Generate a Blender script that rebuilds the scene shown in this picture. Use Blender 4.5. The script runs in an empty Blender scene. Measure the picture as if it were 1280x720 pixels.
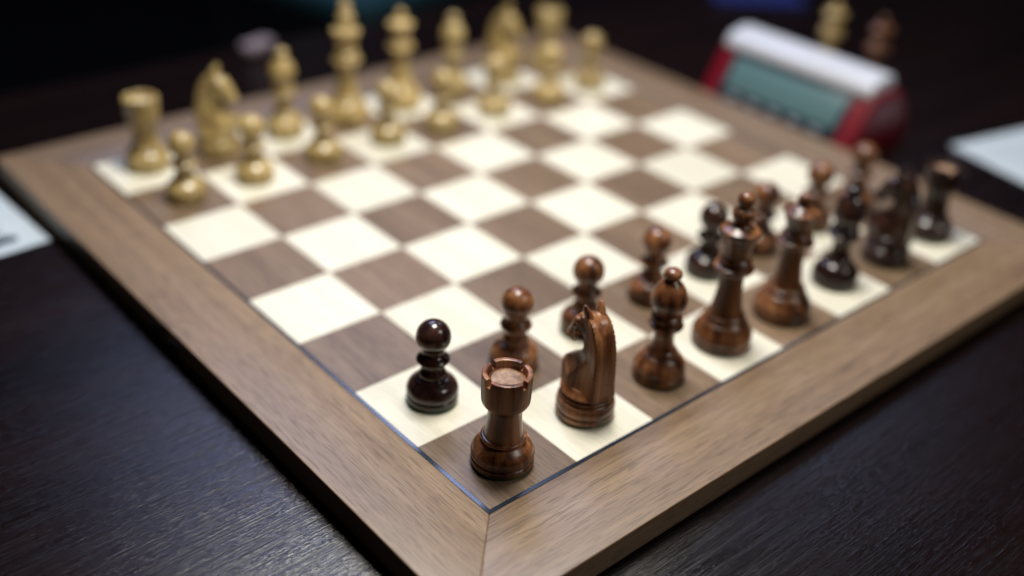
import bpy, bmesh, math, random
from mathutils import Matrix, Vector
random.seed(7)
scene = bpy.context.scene
COL = scene.collection
SQ = 0.055            # one chess square
TZ = -0.018           # table top; the board's upper face is z = 0

# ------------------------------------------------------------------ camera
cd = bpy.data.cameras.new('camera'); cam = bpy.data.objects.new('camera', cd); COL.objects.link(cam)
RX = Vector((0.75643437, -0.65169364, 0.05569964))
DN = Vector((-0.30659224, -0.42851066, -0.84992930))
FW = Vector((0.57776141, 0.62583865, -0.52394440))
m = Matrix.Identity(4)
for i in range(3):
    m[i][0] = RX[i]; m[i][1] = -DN[i]; m[i][2] = -FW[i]
m[0][3], m[1][3], m[2][3] = -0.25287741, -0.27918638, 0.35156177
cam.matrix_world = m
cd.sensor_width = 36; cd.lens = 1375.68 / 1280 * 36
cd.clip_start = 0.01; cd.clip_end = 60
cd.dof.use_dof = True; cd.dof.focus_distance = 0.515; cd.dof.aperture_fstop = 1.9
cd.dof.aperture_blades = 9
scene.camera = cam

# ------------------------------------------------------------------ light
w = bpy.data.worlds.new('World'); scene.world = w; w.use_nodes = True
w.node_tree.nodes['Background'].inputs[0].default_value = (0.55, 0.62, 0.8, 1)
w.node_tree.nodes['Background'].inputs[1].default_value = 0.004

def ceiling_lamp(loc, sx, sy, power, col, aim=None):
    l = bpy.data.lights.new('ceiling_lamp', 'AREA'); l.shape = 'RECTANGLE'
    l.size = sx; l.size_y = sy; l.energy = power; l.color = col
    o = bpy.data.objects.new('ceiling_lamp', l); COL.objects.link(o); o.location = loc
    if aim is not None:
        o.rotation_euler = (Vector(aim) - Vector(loc)).to_track_quat('-Z', 'Y').to_euler()
    return o
ceiling_lamp((0.20, 0.19, 0.95), 0.26, 0.26, 12.9, (1.0, 0.965, 0.89))
ceiling_lamp((0.82, 1.58, 1.70), 1.00, 0.62, 22.0, (0.50, 0.60, 1.0))
ceiling_lamp((2.00, 0.85, 1.70), 0.60, 0.45, 5.0, (0.56, 0.66, 1.0))
ceiling_lamp((0.85, -1.25, 1.55), 0.50, 0.50, 9.0, (1.0, 0.92, 0.84), (0.1, 0.1, 0))

vs = scene.view_settings
vs.view_transform = 'Standard'; vs.look = 'None'; vs.exposure = 0.0; vs.gamma = 1.0
vs.use_curve_mapping = False

# ------------------------------------------------------------------ helpers
def tag(o, label=None, cat=None, group=None, kind=None):
    if label: o['label'] = label
    if cat: o['category'] = cat
    if group: o['group'] = group
    if kind: o['kind'] = kind
    return o

def empty(name, loc=(0, 0, 0), rz=0.0):
    o = bpy.data.objects.new(name, None); COL.objects.link(o)
    o.location = loc; o.rotation_euler = (0, 0, rz); o.empty_display_size = 0.02
    return o

def finish(bm, name, smooth=None):
    bmesh.ops.recalc_face_normals(bm, faces=bm.faces)
    me = bpy.data.meshes.new(name); bm.to_mesh(me); bm.free()
    if smooth is not None:
        for p in me.polygons: p.use_smooth = True
        me.set_sharp_from_angle(angle=math.radians(smooth))
    return me

def link(name, me, mat=None, parent=None, loc=(0, 0, 0), rz=0.0):
    o = bpy.data.objects.new(name, me); COL.objects.link(o)
    if mat is not None:
        if not me.materials: me.materials.append(None)
        o.material_slots[0].link = 'OBJECT'; o.material_slots[0].material = mat
    o.parent = parent; o.location = loc; o.rotation_euler = (0, 0, rz)
    return o

def box(bm, x0, x1, y0, y1, z0, z1):
    v = [bm.verts.new(p) for p in ((x0,y0,z0),(x1,y0,z0),(x1,y1,z0),(x0,y1,z0),(x0,y0,z1),(x1,y0,z1),(x1,y1,z1),(x0,y1,z1))]
    for f in ((3,2,1,0),(4,5,6,7),(0,1,5,4),(1,2,6,5),(2,3,7,6),(3,0,4,7)):
        bm.faces.new([v[i] for i in f])

def box_mesh(name, dims, bev=0.0, seg=2, smooth=None):
    bm = bmesh.new(); box(bm, *dims)
    if bev: bmesh.ops.bevel(bm, geom=list(bm.edges), offset=bev, segments=seg, affect='EDGES', profile=0.5)
    return finish(bm, name, smooth)

def prism_mesh(name, pts, z0, z1, bev=0.0, seg=2, smooth=None):
    bm = bmesh.new()
    a = [bm.verts.new((x, y, z0)) for x, y in pts]; b = [bm.verts.new((x, y, z1)) for x, y in pts]
    n = len(pts)
    bm.faces.new(a[::-1]); bm.faces.new(b)
    for i in range(n): bm.faces.new((a[i], a[(i+1) % n], b[(i+1) % n], b[i]))
    if bev: bmesh.ops.bevel(bm, geom=list(bm.edges), offset=bev, segments=seg, affect='EDGES', profile=0.5)
    return finish(bm, name, smooth)

def chaikin(p, n=2):
    for _ in range(n):
        q = [p[0]]
        for a, b in zip(p, p[1:]):
            q.append((a[0]*.75+b[0]*.25, a[1]*.75+b[1]*.25)); q.append((a[0]*.25+b[0]*.75, a[1]*.25+b[1]*.75))
        q.append(p[-1]); p = q
    return p

def lathe_mesh(name, prof, segs=80, zfun=None, smooth=45, it=2):
    """prof: (r, z) in mm from the bottom centre to the top centre, r = 0 at both ends."""
    p = chaikin(prof, it); bm = bmesh.new(); rings = []
    for r, z in p:
        if r < 1e-6: rings.append([bm.verts.new((0, 0, z*.001))]); continue
        ring = []
        for k in range(segs):
            a = 2*math.pi*k/segs
            zz = zfun(r, z, a) if zfun else z
            ring.append(bm.verts.new((r*.001*math.cos(a), r*.001*math.sin(a), zz*.001)))
        rings.append(ring)
    for A, B in zip(rings, rings[1:]):
        for k in range(segs):
            j = (k+1) % segs
            if len(A) == 1 and len(B) == 1: break
            if len(A) == 1: bm.faces.new((A[0], B[k], B[j]))
            elif len(B) == 1: bm.faces.new((A[k], A[j], B[0]))
            else: bm.faces.new((A[k], A[j], B[j], B[k]))
    return finish(bm, name, smooth)

# ------------------------------------------------------------------ materials
class NT:
    def __init__(s, name):
        s.mat = bpy.data.materials.new(name); s.mat.use_nodes = True
        s.t = s.mat.node_tree; s.b = s.t.nodes['Principled BSDF']
    def n(s, kind, **kw):
        d = s.t.nodes.new(kind)
        for k, v in kw.items():
            if k in d.inputs: d.inputs[k].default_value = v
            else: setattr(d, k, v)
        return d
    def l(s, a, b): s.t.links.new(a, b)
    def ramp(s, fac, stops):
        r = s.n('ShaderNodeValToRGB'); e = r.color_ramp.elements
        while len(e) < len(stops): e.new(0.5)
        for el, (pos, c) in zip(e, stops):
            el.position = pos; el.color = (*c, 1) if len(c) == 3 else c
        s.l(fac, r.inputs[0]); return r.outputs[0]
    def coords(s, scale, offset=True):
        tc = s.n('ShaderNodeTexCoord'); mp = s.n('ShaderNodeMapping'); mp.inputs['Scale'].default_value = scale
        if offset:
            oi = s.n('ShaderNodeObjectInfo'); mu = s.n('ShaderNodeVectorMath', operation='SCALE')
            mu.inputs[0].default_value = (3.1, 4.7, 2.3); s.l(oi.outputs['Random'], mu.inputs['Scale'])
            ad = s.n('ShaderNodeVectorMath', operation='ADD'); s.l(tc.outputs['Object'], ad.inputs[0]); s.l(mu.outputs[0], ad.inputs[1])
            s.l(ad.outputs[0], mp.inputs['Vector'])
        else: s.l(tc.outputs['Object'], mp.inputs['Vector'])
        return mp.outputs[0]
    def noise(s, vec, scale, detail=4, rough=.55, dist=0.0):
        d = s.n('ShaderNodeTexNoise'); d.inputs['Scale'].default_value = scale; d.inputs['Detail'].default_value = detail
        d.inputs['Roughness'].default_value = rough; d.inputs['Distortion'].default_value = dist
        s.l(vec, d.inputs['Vector']); return d.outputs['Fac']
    def mix(s, fac, a, b, mode='MIX'):
        d = s.n('ShaderNodeMix', data_type='RGBA', blend_type=mode)
        for i, v in ((0, fac), (6, a), (7, b)):
            if hasattr(v, 'is_linked') or hasattr(v, 'links'): s.l(v, d.inputs[i])
            else: d.inputs[i].default_value = v if i == 0 else (*v, 1)
        return d.outputs[2]
    def bump(s, h, strength, dist):
        d = s.n('ShaderNodeBump'); d.inputs['Strength'].default_value = strength; d.inputs['Distance'].default_value = dist
        s.l(h, d.inputs['Height']); s.l(d.outputs[0], s.b.inputs['Normal']); return d
    def math(s, op, a, b):
        d = s.n('ShaderNodeMath', operation=op)
        for i, v in enumerate((a, b)):
            if isinstance(v, (int, float)): d.inputs[i].default_value = v
            else: s.l(v, d.inputs[i])
        return d.outputs[0]

def plain(name, col, rough=0.5, **kw):
    t = NT(name); t.b.inputs['Base Color'].default_value = (*col, 1); t.b.inputs['Roughness'].default_value = rough
    for k, v in kw.items(): t.b.inputs[k].default_value = v
    return t.mat

def board_wood(name, axis, dark, mid, light, rough, pores=0.62, vary=0.22, fstr=.8):
    """veneer with its grain along the local axis (0 = x, 1 = y)."""
    t = NT(name)
    sc = [1.0, 1.0, 1.0]; sc[axis] = 0.028
    v = t.coords(tuple(sc))
    broad = t.noise(v, 75, 3, .5, .15)
    fine = t.noise(v, 620, 3, .6, .0)
    sc2 = [1.0, 1.0, 1.0]; sc2[axis] = 0.05
    v2 = t.coords(tuple(sc2)); pore = t.noise(v2, 1350, 2, .5)
    c = t.ramp(broad, [(.28, dark), (.5, mid), (.74, light)])
    f = t.ramp(fine, [(.3, (.72, .72, .72)), (.7, (1.12, 1.12, 1.12))])
    c = t.mix(fstr, c, f, 'MULTIPLY')
    pm = t.ramp(pore, [(.53, (1, 1, 1)), (.60, (.45, .40, .36))])
    c = t.mix(pores, c, pm, 'MULTIPLY')
    oi = t.n('ShaderNodeObjectInfo')
    rv = t.ramp(oi.outputs['Random'], [(0, (1-vary, 1-vary*1.05, 1-vary*1.15)), (1, (1+vary*.4, 1+vary*.35, 1+vary*.3))])
    c = t.mix(1.0, c, rv, 'MULTIPLY')
    t.l(c, t.b.inputs['Base Color'])
    rr = t.math('MULTIPLY_ADD', pore, 0.22); t.t.nodes[-1].inputs[2].default_value = rough-.11
    t.l(rr, t.b.inputs['Roughness'])
    t.bump(t.math('MULTIPLY', pore, -1.0), .22, .0004)
    return t.mat

def piece_wood(name, dark, mid, light, rough, coat, vary):
    t = NT(name)
    v = t.coords((1.0, 1.0, 0.07))
    broad = t.noise(v, 130, 3, .55, .35)
    fine = t.noise(v, 600, 3, .6, .1)
    c = t.ramp(broad, [(.34, dark), (.5, mid), (.68, light)])
    f = t.ramp(fine, [(.32, (.62, .58, .55)), (.62, (1.1, 1.1, 1.1))])
    c = t.mix(.8, c, f, 'MULTIPLY')
    oi = t.n('ShaderNodeObjectInfo')
    rv = t.ramp(oi.outputs['Random'], [(0, (1-vary, 1-vary, 1-vary)), (1, (1+vary*.6, 1+vary*.5, 1+vary*.4))])
    c = t.mix(1.0, c, rv, 'MULTIPLY')
    t.l(c, t.b.inputs['Base Color'])
    smear = t.noise(t.coords((1, 1, 1)), 160, 3)
    rr = t.math('MULTIPLY_ADD', smear, 0.16); t.t.nodes[-1].inputs[2].default_value = rough-.08
    t.l(rr, t.b.inputs['Roughness'])
    t.b.inputs['Coat Weight'].default_value = coat; t.b.inputs['Coat Roughness'].default_value = .12
    t.bump(fine, .05, .0003)
    return t.mat

M = {}
M['walnut_y'] = board_wood('walnut_grain_v', 1, (.165, .107, .062), (.218, .146, .088), (.268, .188, .120), .40)
M['walnut_x'] = board_wood('walnut_grain_u', 0, (.165, .107, .062), (.218, .146, .088), (.268, .188, .120), .40)
M['maple'] = board_wood('maple', 1, (.73, .69, .55), (.765, .73, .595), (.79, .76, .635), .46, pores=.14, vary=.11, fstr=.38)
M['inlay'] = plain('black_inlay', (.008, .016, .028), .22, **{'Specular IOR Level': .8})
M['core'] = plain('board_core', (.03, .02, .015), .7)
M['dark_piece'] = piece_wood('dark_sheesham', (.032, .010, .005), (.165, .062, .024), (.330, .148, .060), .30, .10, .30)
M['darkest_piece'] = piece_wood('near_black_and_shaded_sheesham', (.010, .005, .005), (.026, .012, .010), (.055, .024, .016), .20, .2, .25)  # near-black pawns; on the last three dark back pieces it paints in shade
M['pale_piece'] = piece_wood('pale_boxwood', (.38, .265, .095), (.52, .385, .155), (.63, .49, .225), .24, .3, .2)
M['rook_top_dark'] = piece_wood('rook_top_brown', (.22, .12, .065), (.34, .21, .125), (.44, .29, .185), .40, 0, .1)  # paler tone for the disc in each rook's recess
M['rook_top_pale'] = piece_wood('rook_top_boxwood', (.46, .36, .19), (.56, .45, .26), (.64, .54, .34), .40, 0, .1)
M['felt'] = plain('green_felt', (.02, .13, .045), .95)
M['rubber'] = plain('black_rubber', (.01, .01, .01), .8)
M['metal'] = plain('socket_metal', (.30, .31, .34), .35, Metallic=1.0)

def table_material():
    t = NT('wenge_laminate')
    v = t.coords((.03, 1, 1), False)
    groove = t.noise(v, 700, 4, .72, 0)
    v2 = t.coords((.16, 1, 1), False)
    speck = t.noise(v2, 1300, 2, .5)
    broad = t.noise(t.coords((.08, 1, 1), False), 22, 3, .5, .5)
    c = t.ramp(broad, [(.3, (.004, .002, .0021)), (.7, (.011, .005, .0046))])
    f = t.ramp(groove, [(.35, (.45, .45, .45)), (.65, (1.3, 1.25, 1.25))])
    c = t.mix(.8, c, f, 'MULTIPLY'); t.l(c, t.b.inputs['Base Color'])
    h = t.math('MULTIPLY_ADD', speck, .3); t.l(groove, t.t.nodes[-1].inputs[2])
    t.bump(h, .9, .00030)
    t.l(t.ramp(groove, [(.38, (.30, .30, .30)), (.60, (.15, .15, .15))]), t.b.inputs['Roughness']); t.b.inputs['Specular IOR Level'].default_value = .38
    return t.mat
M['table'] = table_material()

def carpet_material():
    t = NT('dark_carpet'); n = t.noise(t.coords((1, 1, 1), False), 240, 4)
    t.l(t.ramp(n, [(.3, (.002, .002, .0025)), (.7, (.006, .0055, .0065))]), t.b.inputs['Base Color'])
    t.b.inputs['Roughness'].default_value = .95; t.b.inputs['Specular IOR Level'].default_value = 0.05; t.bump(n, .6, .004); return t.mat
M['carpet'] = carpet_material()

# ------------------------------------------------------------------ setting
FZ = TZ - 0.74
tag(link('floor', box_mesh('floor', (-4, 6, -4, 6, FZ-.05, FZ)), M['carpet']), 'dark carpet floor below the table', None, None, 'structure')

table = tag(empty('table', (0, 0, FZ)), 'dark brown wood grain table under the chess board', 'table')
tt = link('tabletop', box_mesh('tabletop', (-.95, 1.75, -.245, .645, TZ-.028, TZ), .0015, 2, 40), M['table'], table, (0, 0, -FZ))
leg_me = box_mesh('leg', (-.03, .03, -.03, .03, 0, .7118), .003)
for x in (-.87, 1.67):
    for y in (-.165, .565): link('leg', leg_me, M['rubber'], table, (x, y, 0))

# ------------------------------------------------------------------ chess board
OUT = 0.0500; INL = 0.0021; B8 = 8*SQ
board = tag(empty('chess_board', (0, 0, TZ)), 'walnut and maple chess board with thin black inlay line and wide border', 'chess board')
BZ = -TZ
link('core_panel', box_mesh('core_panel', (-OUT+.004, B8+OUT-.004, -OUT+.004, B8+OUT-.004, -.0158, -.0013)), M['core'], board, (0, 0, BZ))
a, b = INL, OUT
rails = [([(-b, -b), (B8+b, -b), (B8+a, -a), (-a, -a)], 'walnut_x'), ([(-b, B8+b), (-a, B8+a), (B8+a, B8+a), (B8+b, B8+b)], 'walnut_x'),
         ([(-b, -b), (-a, -a), (-a, B8+a), (-b, B8+b)], 'walnut_y'), ([(B8+b, -b), (B8+b, B8+b), (B8+a, B8+a), (B8+a, -a)], 'walnut_y')]
for pts, mt in rails:
    cx = sum(p[0] for p in pts)/4; cy = sum(p[1] for p in pts)/4
    me = prism_mesh('border_rail', [(x-cx, y-cy) for x, y in pts], -.0152, 0, .0006, 3, 50)
    link('border_rail', me, M[mt], board, (cx, cy, BZ))
g = .00008
strips = [[(-a, -a), (B8+a, -a), (B8, 0), (0, 0)], [(-a, B8+a), (0, B8), (B8, B8), (B8+a, B8+a)],
          [(-a, -a), (0, 0), (0, B8), (-a, B8+a)], [(B8+a, -a), (B8+a, B8+a), (B8, B8), (B8, 0)]]
for pts in strips:
    cx = sum(p[0] for p in pts)/4; cy = sum(p[1] for p in pts)/4
    me = prism_mesh('inlay_strip', [((x-cx)*.9998, (y-cy)*.9998) for x, y in pts], -.0012, -.00006)
    link('inlay_strip', me, M['inlay'], board, (cx, cy, BZ))
sq_l = box_mesh('light_square', (-SQ/2+g, SQ/2-g, -SQ/2+g, SQ/2-g, -.0012, 0), .00012, 1)
sq_d = box_mesh('dark_square', (-SQ/2+g, SQ/2-g, -SQ/2+g, SQ/2-g, -.0012, 0), .00012, 1)
for u in range(8):
    for v in range(8):
        dark = (u+v) % 2 == 0
        link('dark_square' if dark else 'light_square', sq_d if dark else sq_l, M['walnut_y' if dark else 'maple'], board,
             ((u+.5)*SQ, (v+.5)*SQ, BZ - random.uniform(0, .00005)))
foot_me = lathe_mesh('foot', [(0, 0), (8, 0), (8.4, .6), (8.4, 2.0), (8, 2.6), (0, 2.6)], 32, it=1)
for x in (0, B8):
    for y in (0, B8): link('foot', foot_me, M['rubber'], board, (x, y, 0))
# little data sockets let into the border's outer face
port_me = box_mesh('socket_plate', (-.0006, .0006, -.006, .006, -.0042, .0042), .0003)
hole_me = box_mesh('socket_hole', (-.0003, .0003, -.0042, .0042, -.0026, .0026), .0001)
for y in (.212, .236):
    p = link('data_socket', port_me, M['metal'], board, (-OUT-.0004, y, BZ-.0082))
    link('socket_hole', hole_me, M['rubber'], p, (-.0006, 0, 0))

# ------------------------------------------------------------------ chessmen shapes (mm)
def base_prof(R, top):       # weighted foot: flange, groove, cushion up to z = top
    return [(0, 1.0), (R-1.2, 1.0), (R-.6, 1.0), (R-.1, 1.5), (R, 2.4), (R, 3.6), (R-.2, 4.3), (R-.8, 4.6), (R-.8, 4.9), (R-.3, 5.2), (R, 6.0), (R+.05, 7.2),
            (R-.15, 8.6), (R-.8, 10.4), (R-2.2, 12.2), (R-3.8, top-1.0), (R-4.7, top-.3), (R-5.2, top)]

def ball(cz, r, a0, n=14):    # arc from lower angle a0 (rad, from straight down) to the top
    return [(r*math.sin(a0+(math.pi-a0)*k/n), cz - r*math.cos(a0+(math.pi-a0)*k/n)) for k in range(n)] + [(0, cz+r)]

PROF = {}
PROF['pawn'] = base_prof(13.6, 14.2) + [(7.2, 14.6), (6.8, 15.0), (7.0, 15.8), (7.2, 16.8), (7.0, 17.9), (6.2, 18.9), (5.3, 20.2), (5.0, 21.6), (5.2, 22.8), (6.2, 23.6), (7.8, 24.4), (8.7, 25.3), (8.8, 26.1), (8.3, 26.9), (6.8, 27.9), (5.6, 28.8), (5.2, 29.8), (5.1, 30.8)] + ball(39.4, 9.0, .62)
PROF['rook'] = base_prof(15.5, 14.6) + [(9.8, 14.9), (9.9, 15.1), (9.9, 15.2), (10.9, 15.4), (11.3, 16.0), (11.2, 16.8), (10.6, 17.3), (9.7, 17.4), (9.6, 17.6), (9.2, 19.5), (8.7, 23), (8.3, 27), (8.2, 30.5), (8.4, 33.0), (8.9, 34.1), (9.2, 34.4), (9.2, 34.8), (9.8, 35.3), (11.0, 36.2), (11.6, 37.4), (11.8, 39.5), (11.9, 43), (12.0, 47), (12.05, 50), (12.05, 52.3), (11.95, 52.9), (11.6, 53.2), (11.0, 53.25), (10.0, 53.2), (9.5, 53.0), (9.3, 52.5), (9.2, 51), (9.1, 49.5), (8.9, 49.0), (8.0, 48.9), (7.4, 49.1), (4, 49.2), (0, 49.2)]
PROF['bishop'] = base_prof(14.6, 15.2) + [(8.6, 15.6), (8.1, 16.0), (8.2, 16.6), (8.5, 17.3), (8.2, 18.1), (7.2, 18.8), (6.4, 20.2), (5.7, 23), (5.4, 26), (5.7, 29), (6.4, 30.9), (7.6, 32), (9.0, 32.8), (9.7, 33.7), (9.6, 34.6), (8.6, 35.3), (7.0, 35.8), (6.6, 36.3), (7.0, 36.8), (8.2, 37.4), (8.7, 38.2), (8.4, 39.1), (7.1, 39.9), (6.4, 40.7), (6.5, 41.5), (7.6, 43.2), (9.0, 45.6), (9.8, 48.2), (9.9, 50.6), (9.3, 53.2), (8.0, 56.0), (6.2, 58.6), (4.4, 60.5), (3.2, 61.5), (3.0, 62.0), (3.4, 62.4), (4.5, 63.0), (5.0, 63.9), (4.8, 65.2), (4.0, 66.7), (2.4, 67.6), (1.0, 68.0), (0, 68.0)]
PROF['queen'] = base_prof(17.3, 16.0) + [(11.6, 16.6), (10.9, 17.2), (11.1, 17.8), (11.6, 18.6), (11.4, 19.6), (10.4, 20.2), (9.6, 21.0), (8.6, 24), (7.6, 29), (6.9, 35), (6.5, 41), (6.6, 45.5), (7.2, 47.4), (8.6, 48.4), (10.2, 49.2), (10.8, 50.1), (10.6, 51.0), (9.4, 51.7), (7.8, 52.2), (7.6, 52.7), (8.2, 53.2), (9.0, 53.9), (9.1, 54.7), (8.2, 55.5), (7.0, 56.2), (6.7, 57.2), (7.0, 59.5), (8.0, 63), (9.4, 66.4), (10.3, 68.2), (10.3, 69.0), (9.6, 69.5), (8.8, 69.6), (8.2, 69.9), (6.6, 71.2), (4.6, 72.4), (3.0, 73.0), (2.4, 73.3)] + ball(76.6, 3.9, .75, 8)
PROF['king'] = base_prof(17.2, 16.4) + [(11.5, 17.0), (10.7, 17.6), (10.9, 18.2), (11.4, 19.0), (11.2, 20.0), (10.2, 20.6), (9.5, 21.6), (8.6, 25), (7.6, 31), (6.9, 38), (6.6, 43.5), (6.8, 46.2), (7.6, 47.4), (9.4, 48.2), (10.9, 49.0), (11.4, 50.0), (11.1, 51.0), (9.7, 51.8), (8.2, 52.4), (8.0, 53.0), (8.7, 53.6), (9.5, 54.4), (9.5, 55.4), (8.5, 56.3), (7.4, 57.0), (7.2, 58.2), (7.6, 61), (8.6, 65.5), (10.0, 70.0), (10.9, 72.0), (11.0, 73.0), (10.5, 73.8), (9.2, 74.4), (7.4, 75.2), (5.4, 76.4), (4.6, 77.4), (4.4, 78.2), (5.0, 79.2), (6.0, 80.8), (6.5, 82.8), (6.3, 84.6), (5.2, 86.0), (4.2, 86.7), (3.9, 87.2)] + ball(91.0, 4.8, .85, 8)
PROF['knight_base'] = base_prof(15.4, 13.4)[:-4] + [(14.9, 10.8), (14.2, 11.8), (13.2, 12.2), (12.9, 12.4), (13.4, 12.7), (13.9, 13.1), (13.9, 13.7), (13.3, 14.1), (12.2, 14.3), (11.9, 15.0), (11.9, 15.6), (8, 15.8), (0, 15.8)]

def rook_z(r, z, a):          # four narrow slots cut in the battlement
    if r > 8.95 and z > 49.6:
        d = abs(((a - math.pi/4 + math.pi/4) % (math.pi/2)) - math.pi/4)
        if d < 0.125: return 49.6 + (z-49.6)*.02
    return z

SH = {}
for k in ('pawn', 'bishop', 'queen', 'king', 'knight_base'):
    SH[k] = lathe_mesh(k + '_body', PROF[k], 72, None, 50, 2)
SH['rook'] = lathe_mesh('rook_body', PROF['rook'], 144, rook_z, 40, 2)
FELT = {k: lathe_mesh('felt_pad', [(0, 0), (r-.5, 0), (r-.15, .15), (r-.1, 1.02), (r-.5, 1.1), (0, 1.1)], 48, None, 40, 1)
        for k, r in (('pawn', 13.5), ('rook', 15.0), ('knight', 14.9), ('bishop', 14.1), ('queen', 16.8), ('king', 16.7))}

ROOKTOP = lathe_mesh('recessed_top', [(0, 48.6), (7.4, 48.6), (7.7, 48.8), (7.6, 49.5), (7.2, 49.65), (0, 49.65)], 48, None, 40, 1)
# --- horse head: closed lofts joined by a voxel remesh.  x forward, y sideways, z up (mm)
def loft(bm, secs):
    rings = [[bm.verts.new(Vector(p)*.001) for p in s] for s in secs]
    n = len(rings[0])
    for A, B in zip(rings, rings[1:]):
        for k in range(n): bm.faces.new((A[k], A[(k+1) % n], B[(k+1) % n], B[k]))
    bm.faces.new(rings[0][::-1]); bm.faces.new(rings[-1])

def interp(tab, n):
    """Catmull-Rom through rows of numbers."""
    out = []; m_ = len(tab)
    for k in range(n+1):
        t = k/n*(m_-1); i = min(int(t), m_-2); f = t-i
        P = [tab[max(0, min(m_-1, j))] for j in (i-1, i, i+1, i+2)]
        out.append([.5*((2*p1)+(-p0+p2)*f+(2*p0-5*p1+4*p2-p3)*f*f+(-p0+3*p1-3*p2+p3)*f**3) for p0, p1, p2, p3 in zip(*P)])
    return out

def knight_mesh():
    bm = bmesh.new()
    # neck: z_back, z_front, x_back, x_front, half width at back / middle / front
    neck = [(15.9, 15.9, -13.4, 13.8, 7.4, 12.2, 7.2), (18, 20.0, -13.1, 15.4, 7.0, 11.9, 6.0), (22, 26.6, -12.9, 17.0, 6.7, 10.8, 4.4), (28, 31.8, -12.7, 11.0, 6.4, 8.6, 3.6),
            (35, 37.0, -12.3, 4.6, 6.2, 6.4, 3.4), (43, 42.0, -11.4, 2.6, 6.1, 5.2, 3.8), (50.5, 47.5, -9.2, 4.2, 6.0, 5.0, 4.2), (56.5, 52.5, -5.4, 5.8, 5.9, 5.2, 4.4), (60.0, 56, -1.0, 6.4, 5.6, 5.2, 4.2)]
    secs = []
    for zb, zf, xb, xf, wb, wm, wf in interp(neck, 36):
        def P(t, y): return (xb+(xf-xb)*t, y, zb+(zf-zb)*t)
        secs.append([P(0, -wb), P(.06, -wb-.7), P(.56, -wm), P(.96, -wf), P(1, -wf*.6), P(1, wf*.6), P(.96, wf), P(.56, wm), P(.06, wb+.7), P(0, wb)])
    loft(bm, secs)
    # head, from the poll down to the muzzle: centre x, z, half height, half width, tilt
    head = [(.6, 55.0, 5.8, 5.2, -52), (3.6, 52.6, 6.8, 6.0, -52), (6.6, 49.3, 6.4, 6.2, -52), (9.2, 46.2, 5.4, 5.5, -52), (11.4, 43.5, 4.6, 4.8, -52), (13.2, 41.4, 4.3, 4.7, -52), (14.0, 40.4, 3.4, 3.7, -52)]
    secs = []
    for cx, cz, hh, hw, ang in interp(head, 24):
        t = math.radians(ang+90); s = []
        for k in range(16):
            a = 2*math.pi*k/16; ca, sa = math.cos(a), math.sin(a)
            q = .72
            yy = hw*math.copysign(abs(ca)**q, ca); hh2 = hh*math.copysign(abs(sa)**q, sa)
            s.append((cx+hh2*math.cos(t), yy, cz+hh2*math.sin(t)))
        secs.append(s)
    loft(bm, secs)
    # mane: a proud flat strip down the back with a notched edge
    mane = [(-13.9, 16.2, 7.4), (-13.6, 21, 6.8), (-13.4, 28, 6.5), (-13.0, 36, 6.3), (-12.0, 44, 6.2), (-9.9, 51.5, 6.1), (-6.2, 57.4, 6.0), (-2.4, 60.2, 5.8), (.8, 61.0, 5.4)]
    rows = interp(mane, 60); secs = []
    for i, (x, z, hw) in enumerate(rows):
        p, q_ = rows[max(0, i-1)], rows[min(60, i+1)]
        dx, dz = q_[0]-p[0], q_[1]-p[1]; l = math.hypot(dx, dz); nx, nz = -dz/l, dx/l
        hw = hw + .13*math.sin(i*2.1)
        secs.append([(x-nx*3.2, -hw+.7, z-nz*3.2), (x-nx*.3, -hw, z-nz*.3), (x-.0*nx, -hw*.6, z), (x-nx*.35, 0, z-nz*.35), (x, hw*.6, z), (x-nx*.3, hw, z-nz*.3), (x-nx*3.2, hw-.7, z-nz*3.2)])
    loft(bm, secs)
    # ears
    for s in (-1, 1):
        e = [(-.6, 3.4*s, 58.5, 3.4, 2.3), (.6, 4.0*s, 61.4, 3.0, 2.0), (1.4, 4.5*s, 63.8, 2.2, 1.5), (2.0, 4.9*s, 65.8, 1.1, .9)]
        secs = []
        for cx, cy, cz, ax, ay in interp(e, 8):
            secs.append([(cx+ax*math.cos(2*math.pi*k/10), cy+ay*math.sin(2*math.pi*k/10), cz) for k in range(10)])
        loft(bm, secs)
        # brow, cheek and nostril swellings
        for (x, y, z, r) in ((6.6, 5.0, 54.6, 2.2), (4.6, 4.6, 47.4, 3.4), (12.8, 3.9, 42.6, 1.6), (7.6, 5.8, 52.0, 1.3)):
            mt = Matrix.Translation(Vector((x, y*s, z))*.001)
            bmesh.ops.create_icosphere(bm, subdivisions=2, radius=r*.001, matrix=mt)
    # shoulder collar that meets the turned foot
    secs = []
    for r, z in ((12.2, 15.2), (14.2, 15.9), (14.3, 16.4), (13.0, 17.8), (11.4, 20.0)):
        secs.append([(r*math.cos(2*math.pi*k/40), r*.97*math.sin(2*math.pi*k/40), z) for k in range(40)])
    loft(bm, secs)
    me = finish(bm, 'horse_raw')
    o = bpy.data.objects.new('horse_raw', me); COL.objects.link(o)
    r = o.modifiers.new('r', 'REMESH'); r.mode = 'VOXEL'; r.voxel_size = .00026; r.adaptivity = 0
    s = o.modifiers.new('s', 'SMOOTH'); s.factor = .5; s.iterations = 1
    dg = bpy.context.evaluated_depsgraph_get(); dg.update()
    out = bpy.data.meshes.new_from_object(o.evaluated_get(dg)); out.name = 'horse_head'
    bpy.data.objects.remove(o)
    for p in out.polygons: p.use_smooth = True
    return out
SH['horse'] = knight_mesh()
for me in list(SH.values()) + list(FELT.values()):
    if not me.materials: me.materials.append(None)

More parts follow.
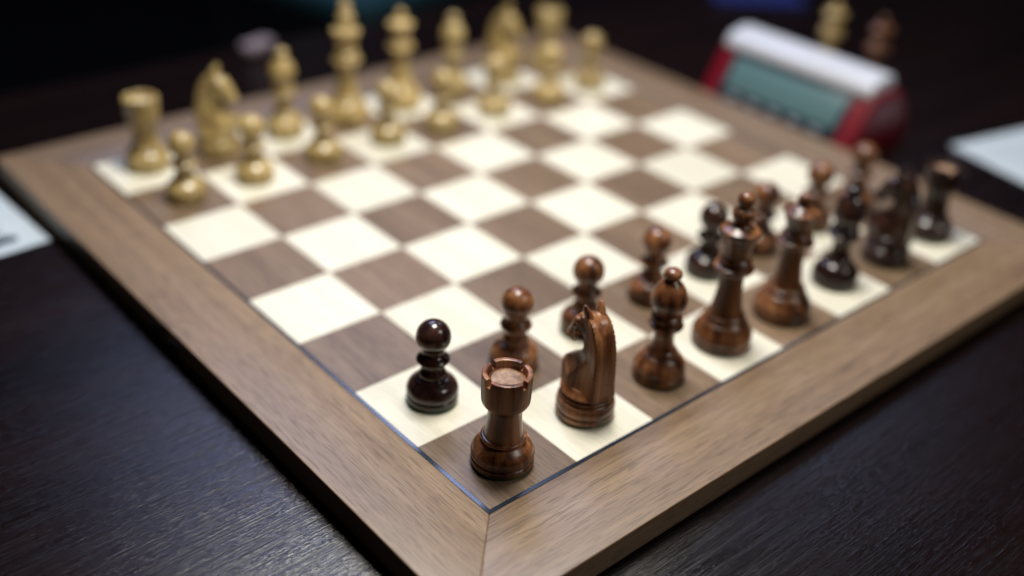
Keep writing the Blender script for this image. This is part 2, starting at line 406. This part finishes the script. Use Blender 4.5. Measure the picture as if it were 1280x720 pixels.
def chessman(kind, x, y, z, rz, mat, label, group):
    t = tag(empty('chess_' + kind, (x, y, z), rz), label, kind, group)
    link('felt_pad', FELT[kind], M['felt'], t)
    if kind == 'knight':
        link('turned_base', SH['knight_base'], M[mat], t); link('horse_head', SH['horse'], M[mat], t)
    else:
        link('turned_body', SH[kind], M[mat], t)
        if kind == 'rook': link('recessed_top', ROOKTOP, M['rook_top_dark' if mat != 'pale_piece' else 'rook_top_pale'], t)
    return t

ORDER = ['rook', 'knight', 'bishop', 'king', 'queen', 'bishop', 'knight', 'rook']
# offsets from the square's centre, in squares
D_BACK = [(-.02, -.09), (.06, -.02), (.06, -.04), (.04, -.02), (.02, -.05), (.08, 0), (.04, -.05), (.05, -.02)]
D_PAWN = [(.03, -.01), (.03, -.03), (.02, 0), (.06, .02), (.02, .03), (-.03, .03), (.0, .0), (-.06, .0)]
P_BACK = [(.06, .08), (.03, .01), (.05, .03), (.04, -.04), (0, 0), (-.03, .0), (.0, .0), (-.05, .0)]
P_PAWN = [(.06, .02), (.0, .01), (.05, .05), (.1, .05), (.0, .0), (.0, .02), (.04, -.05), (-.04, .0)]
def side_of(u): return 'king' if u < 4 else 'queen'
for u in range(8):
    kind = ORDER[u]; sd = side_of(u)
    for colname, mat, row, offs, sgn, pr, po in (('dark brown', 'dark_piece', .5, D_BACK, 1, 1.5, D_PAWN), ('pale yellow', 'pale_piece', 7.5, P_BACK, -1, 6.5, P_PAWN)):
        sq = 'dark' if (u + int(row)) % 2 == 0 else 'light'
        if kind == 'rook': lab = f'{colname} wooden rook on the {sq} corner square, {"three" if u < 4 else "four"} squares from its king'
        elif kind == 'knight': lab = f'{colname} wooden knight on a {sq} square, two away from its {sd}'
        elif kind == 'bishop': lab = f'{colname} wooden bishop with round finial standing beside the {colname} {sd}'
        elif kind == 'king': lab = f'{colname} wooden king, tallest of its army, with a knobbed finial'
        else: lab = f'{colname} wooden queen with flared crown standing on the board beside its king'
        rz = sgn*math.pi/2 + random.uniform(-.08, .08)
        if kind == 'knight': rz = {('d', 1): math.pi/2-.10, ('d', 6): math.pi/2+.1, ('p', 1): -.80, ('p', 6): -1.2}[(colname[0], u)]
        if kind == 'rook' and u == 0: rz = math.radians(48)
        dx, dy = offs[u]
        chessman(kind, (u+.5+dx)*SQ, (row+dy)*SQ, 0, rz, 'darkest_piece' if colname[0] == 'd' and u in (5, 6, 7) else mat, lab, f'{colname} {kind}s')  # last three dark back pieces: shade put into the wood colour
        front = kind if kind in ('king', 'queen') else f"{sd}-side {kind}"
        pl = f'{colname} wooden pawn with ball head in front of the {front}'
        dx, dy = po[u]
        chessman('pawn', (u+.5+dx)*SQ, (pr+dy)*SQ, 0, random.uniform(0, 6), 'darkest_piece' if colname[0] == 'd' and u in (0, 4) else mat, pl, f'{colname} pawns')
# spare queens waiting on the table beyond the clock
chessman('queen', .640, .272, TZ, .4, 'pale_piece', 'pale yellow spare queen standing on the table behind the red clock', 'spare queens')
chessman('queen', .640, .222, TZ, 1.1, 'dark_piece', 'dark brown spare queen standing on the table behind the red clock', 'spare queens')

# ------------------------------------------------------------------ chess clock
M['red'] = plain('red_plastic', (.145, .003, .011), .34)
M['white_plastic'] = plain('white_plastic', (.50, .52, .58), .35)
M['lcd'] = plain('lcd_glass', (.092, .168, .182), .28)
M['bezel'] = plain('navy_bezel', (.010, .018, .030), .35)
M['button'] = plain('grey_button', (.22, .24, .28), .45)

CX, CY = .495, .226           # front foot line and middle of the clock
clock = tag(empty('chess_clock', (CX, CY, TZ)), 'red digital chess clock with teal display and white rocker bar', 'clock')
def yz_prism(name, pts, y0, y1, inset=0.0, bev=.002, seg=3):
    """pts: (x, z) outline; extruded along y."""
    bm = bmesh.new()
    A = [bm.verts.new((x, y0, z)) for x, z in pts]; B = [bm.verts.new((x, y1, z)) for x, z in pts]; n = len(pts)
    bm.faces.new(A); bm.faces.new(B[::-1])
    for i in range(n): bm.faces.new((A[i], B[i], B[(i+1) % n], A[(i+1) % n]))
    if bev: bmesh.ops.bevel(bm, geom=list(bm.edges), offset=bev, segments=seg, affect='EDGES', profile=.5)
    return finish(bm, name, 40)
body_pts = [(0, 0), (.088, 0), (.090, .020), (.070, .050), (.060, .0545), (.028, .0535), (.003, .012)]
link('case', yz_prism('case', body_pts, -.079, .079, bev=.003), M['red'], clock)
# sloping front: from (.003,.012) to (.028,.0535)
fx0, fz0, fx1, fz1 = .003, .012, .028, .0535
fl = math.hypot(fx1-fx0, fz1-fz0); ax, az = (fx1-fx0)/fl, (fz1-fz0)/fl; nx, nz = -az, ax
def on_front(name, s0, s1, y0, y1, d0, d1, mat, parent, bev=.0006):
    pts = []
    for s, d in ((s0, d0), (s1, d0), (s1, d1), (s0, d1)):
        pts.append((fx0+ax*s+nx*d, fz0+az*s+nz*d))
    return link(name, yz_prism(name, pts, y0, y1, bev=bev, seg=2), M[mat], parent)
bz = on_front('display_bezel', .002, .0465, -.062, .062, -.002, .0008, 'bezel', clock)
on_front('display', .0120, .0405, -.0575, .0575, -.001, .0013, 'lcd', bz, .0003)
for k in range(5):
    on_front('button', .0045, .0088, -.048+k*.0215, -.038+k*.0215, .0004, .0022, 'button', clock)
bar_pts = [(.024, .0530), (.026, .0500), (.058, .0515), (.061, .0545), (.060, .0620), (.055, .0665), (.044, .0672), (.031, .0640), (.0255, .0590)]
link('rocker_bar', yz_prism('rocker_bar', bar_pts, -.0755, .0755, bev=.003, seg=3), M['white_plastic'], clock)

# ------------------------------------------------------------------ papers
def paper_mat():
    t = NT('white_paper'); n = t.noise(t.coords((1, 1, 1)), 60, 3)
    t.l(t.ramp(n, [(.3, (.44, .51, .56)), (.7, (.49, .56, .60))]), t.b.inputs['Base Color']); t.b.inputs['Roughness'].default_value = .7
    return t.mat
M['paper'] = paper_mat(); M['ink'] = plain('printed_ink', (.03, .04, .06), .6)
def sheet(name, wx, wy, curl):
    bm = bmesh.new(); N = 14; top = []; bot = []
    for i in range(N+1):
        for j in range(N+1):
            x, y = wx*i/N, wy*j/N
            h = .0003 + curl*((i/N-.5)**2 + .6*(j/N-.5)**2)
            top.append(bm.verts.new((x, y, h+.0002))); bot.append(bm.verts.new((x, y, h)))
    for i in range(N):
        for j in range(N):
            q = [i*(N+1)+j, (i+1)*(N+1)+j, (i+1)*(N+1)+j+1, i*(N+1)+j+1]
            bm.faces.new([top[k] for k in q]); bm.faces.new([bot[k] for k in q[::-1]])
    rim = [i*(N+1) for i in range(N+1)] + [N*(N+1)+j for j in range(1, N+1)] + [i*(N+1)+N for i in range(N-1, -1, -1)] + [j for j in range(N-1, 0, -1)]
    for a_, b_ in zip(rim, rim[1:]+rim[:1]): bm.faces.new((bot[a_], bot[b_], top[b_], top[a_]))
    return finish(bm, name, 40)
pl = tag(empty('score_sheet', (-.0545, .384, TZ), math.radians(90+3)), 'white paper score sheet tucked along the board border, with dark print', 'paper', 'score sheets')
link('sheet', sheet('sheet', .148, .210, .0008), M['paper'], pl)
for (x0, x1, y0, y1) in ((.012, .021, .016, .075), (.024, .026, .02, .12), (.034, .036, .02, .12)):
    link('printed_line', box_mesh('printed_line', (x0, x1, y0, y1, .0009, .00105)), M['ink'], pl)
pr = tag(empty('score_sheet', (.612, .118, TZ), math.radians(-12-90)), 'white paper score sheet lying alone on the table past the clock', 'paper', 'score sheets')
link('sheet', sheet('sheet', .210, .148, .0010), M['paper'], pr)

M['pale_ink'] = plain('pale_grey_ink', (.20, .25, .30), .7)
for k in range(7):
    link('printed_line', box_mesh('printed_line', (.018+k*.009, .0186+k*.009, .012, .136, .00115, .0012)), M['pale_ink'], pr)
# ------------------------------------------------------------------ dim things at the far side
M['blue'] = plain('dull_blue', (.003, .011, .10), .5)
fo = tag(empty('slab', (.752, .497, TZ), math.radians(-40)), 'small blue notebook lying flat on the table beyond the clock', 'slab')  # plain blue shape standing in for an unidentified blue patch
link('top_layer', box_mesh('top_layer', (0, .105, 0, .148, .0020, .0028), .0003), M['blue'], fo)
link('bottom_layer', box_mesh('bottom_layer', (0, .105, 0, .148, 0, .0008), .0003), M['blue'], fo)
link('middle_layer', box_mesh('middle_layer', (.002, .103, .002, .146, .0008, .0020)), M['paper'], fo)

M['block'] = plain('pale_mauve', (.19, .15, .17), .6)
er = tag(link('block', box_mesh('block', (-.017, .017, -.008, .008, 0, .012), .004, 4, 60), M['block'], None, (.235, .625, TZ), .25), 'small pale mauve eraser lying at the far table edge', 'block')  # rounded stand-in for an unidentified mauve blob

M['teal'] = plain('teal_fabric', (.005, .045, .056), .8); M['frame'] = plain('dark_metal', (.012, .012, .014), .4)
ch = tag(empty('chair', (1.02, 1.62, FZ), math.radians(12)), 'teal upholstered chair standing beyond the far table edge', 'chair')
link('seat', box_mesh('seat', (-.21, .21, -.20, .20, .43, .485), .02, 4, 60), M['teal'], ch)
bk = link('backrest', box_mesh('backrest', (-.20, .20, .20, .235, .62, .90), .015, 4, 60), M['teal'], ch)
for sx in (-.18, .18):
    for y0 in (-.165, .218):
        top = .43 if y0 < 0 else .88
        link('leg', box_mesh('leg', (sx-.011, sx+.011, y0-.011, y0+.011, 0, top+.01), .003), M['frame'], ch)
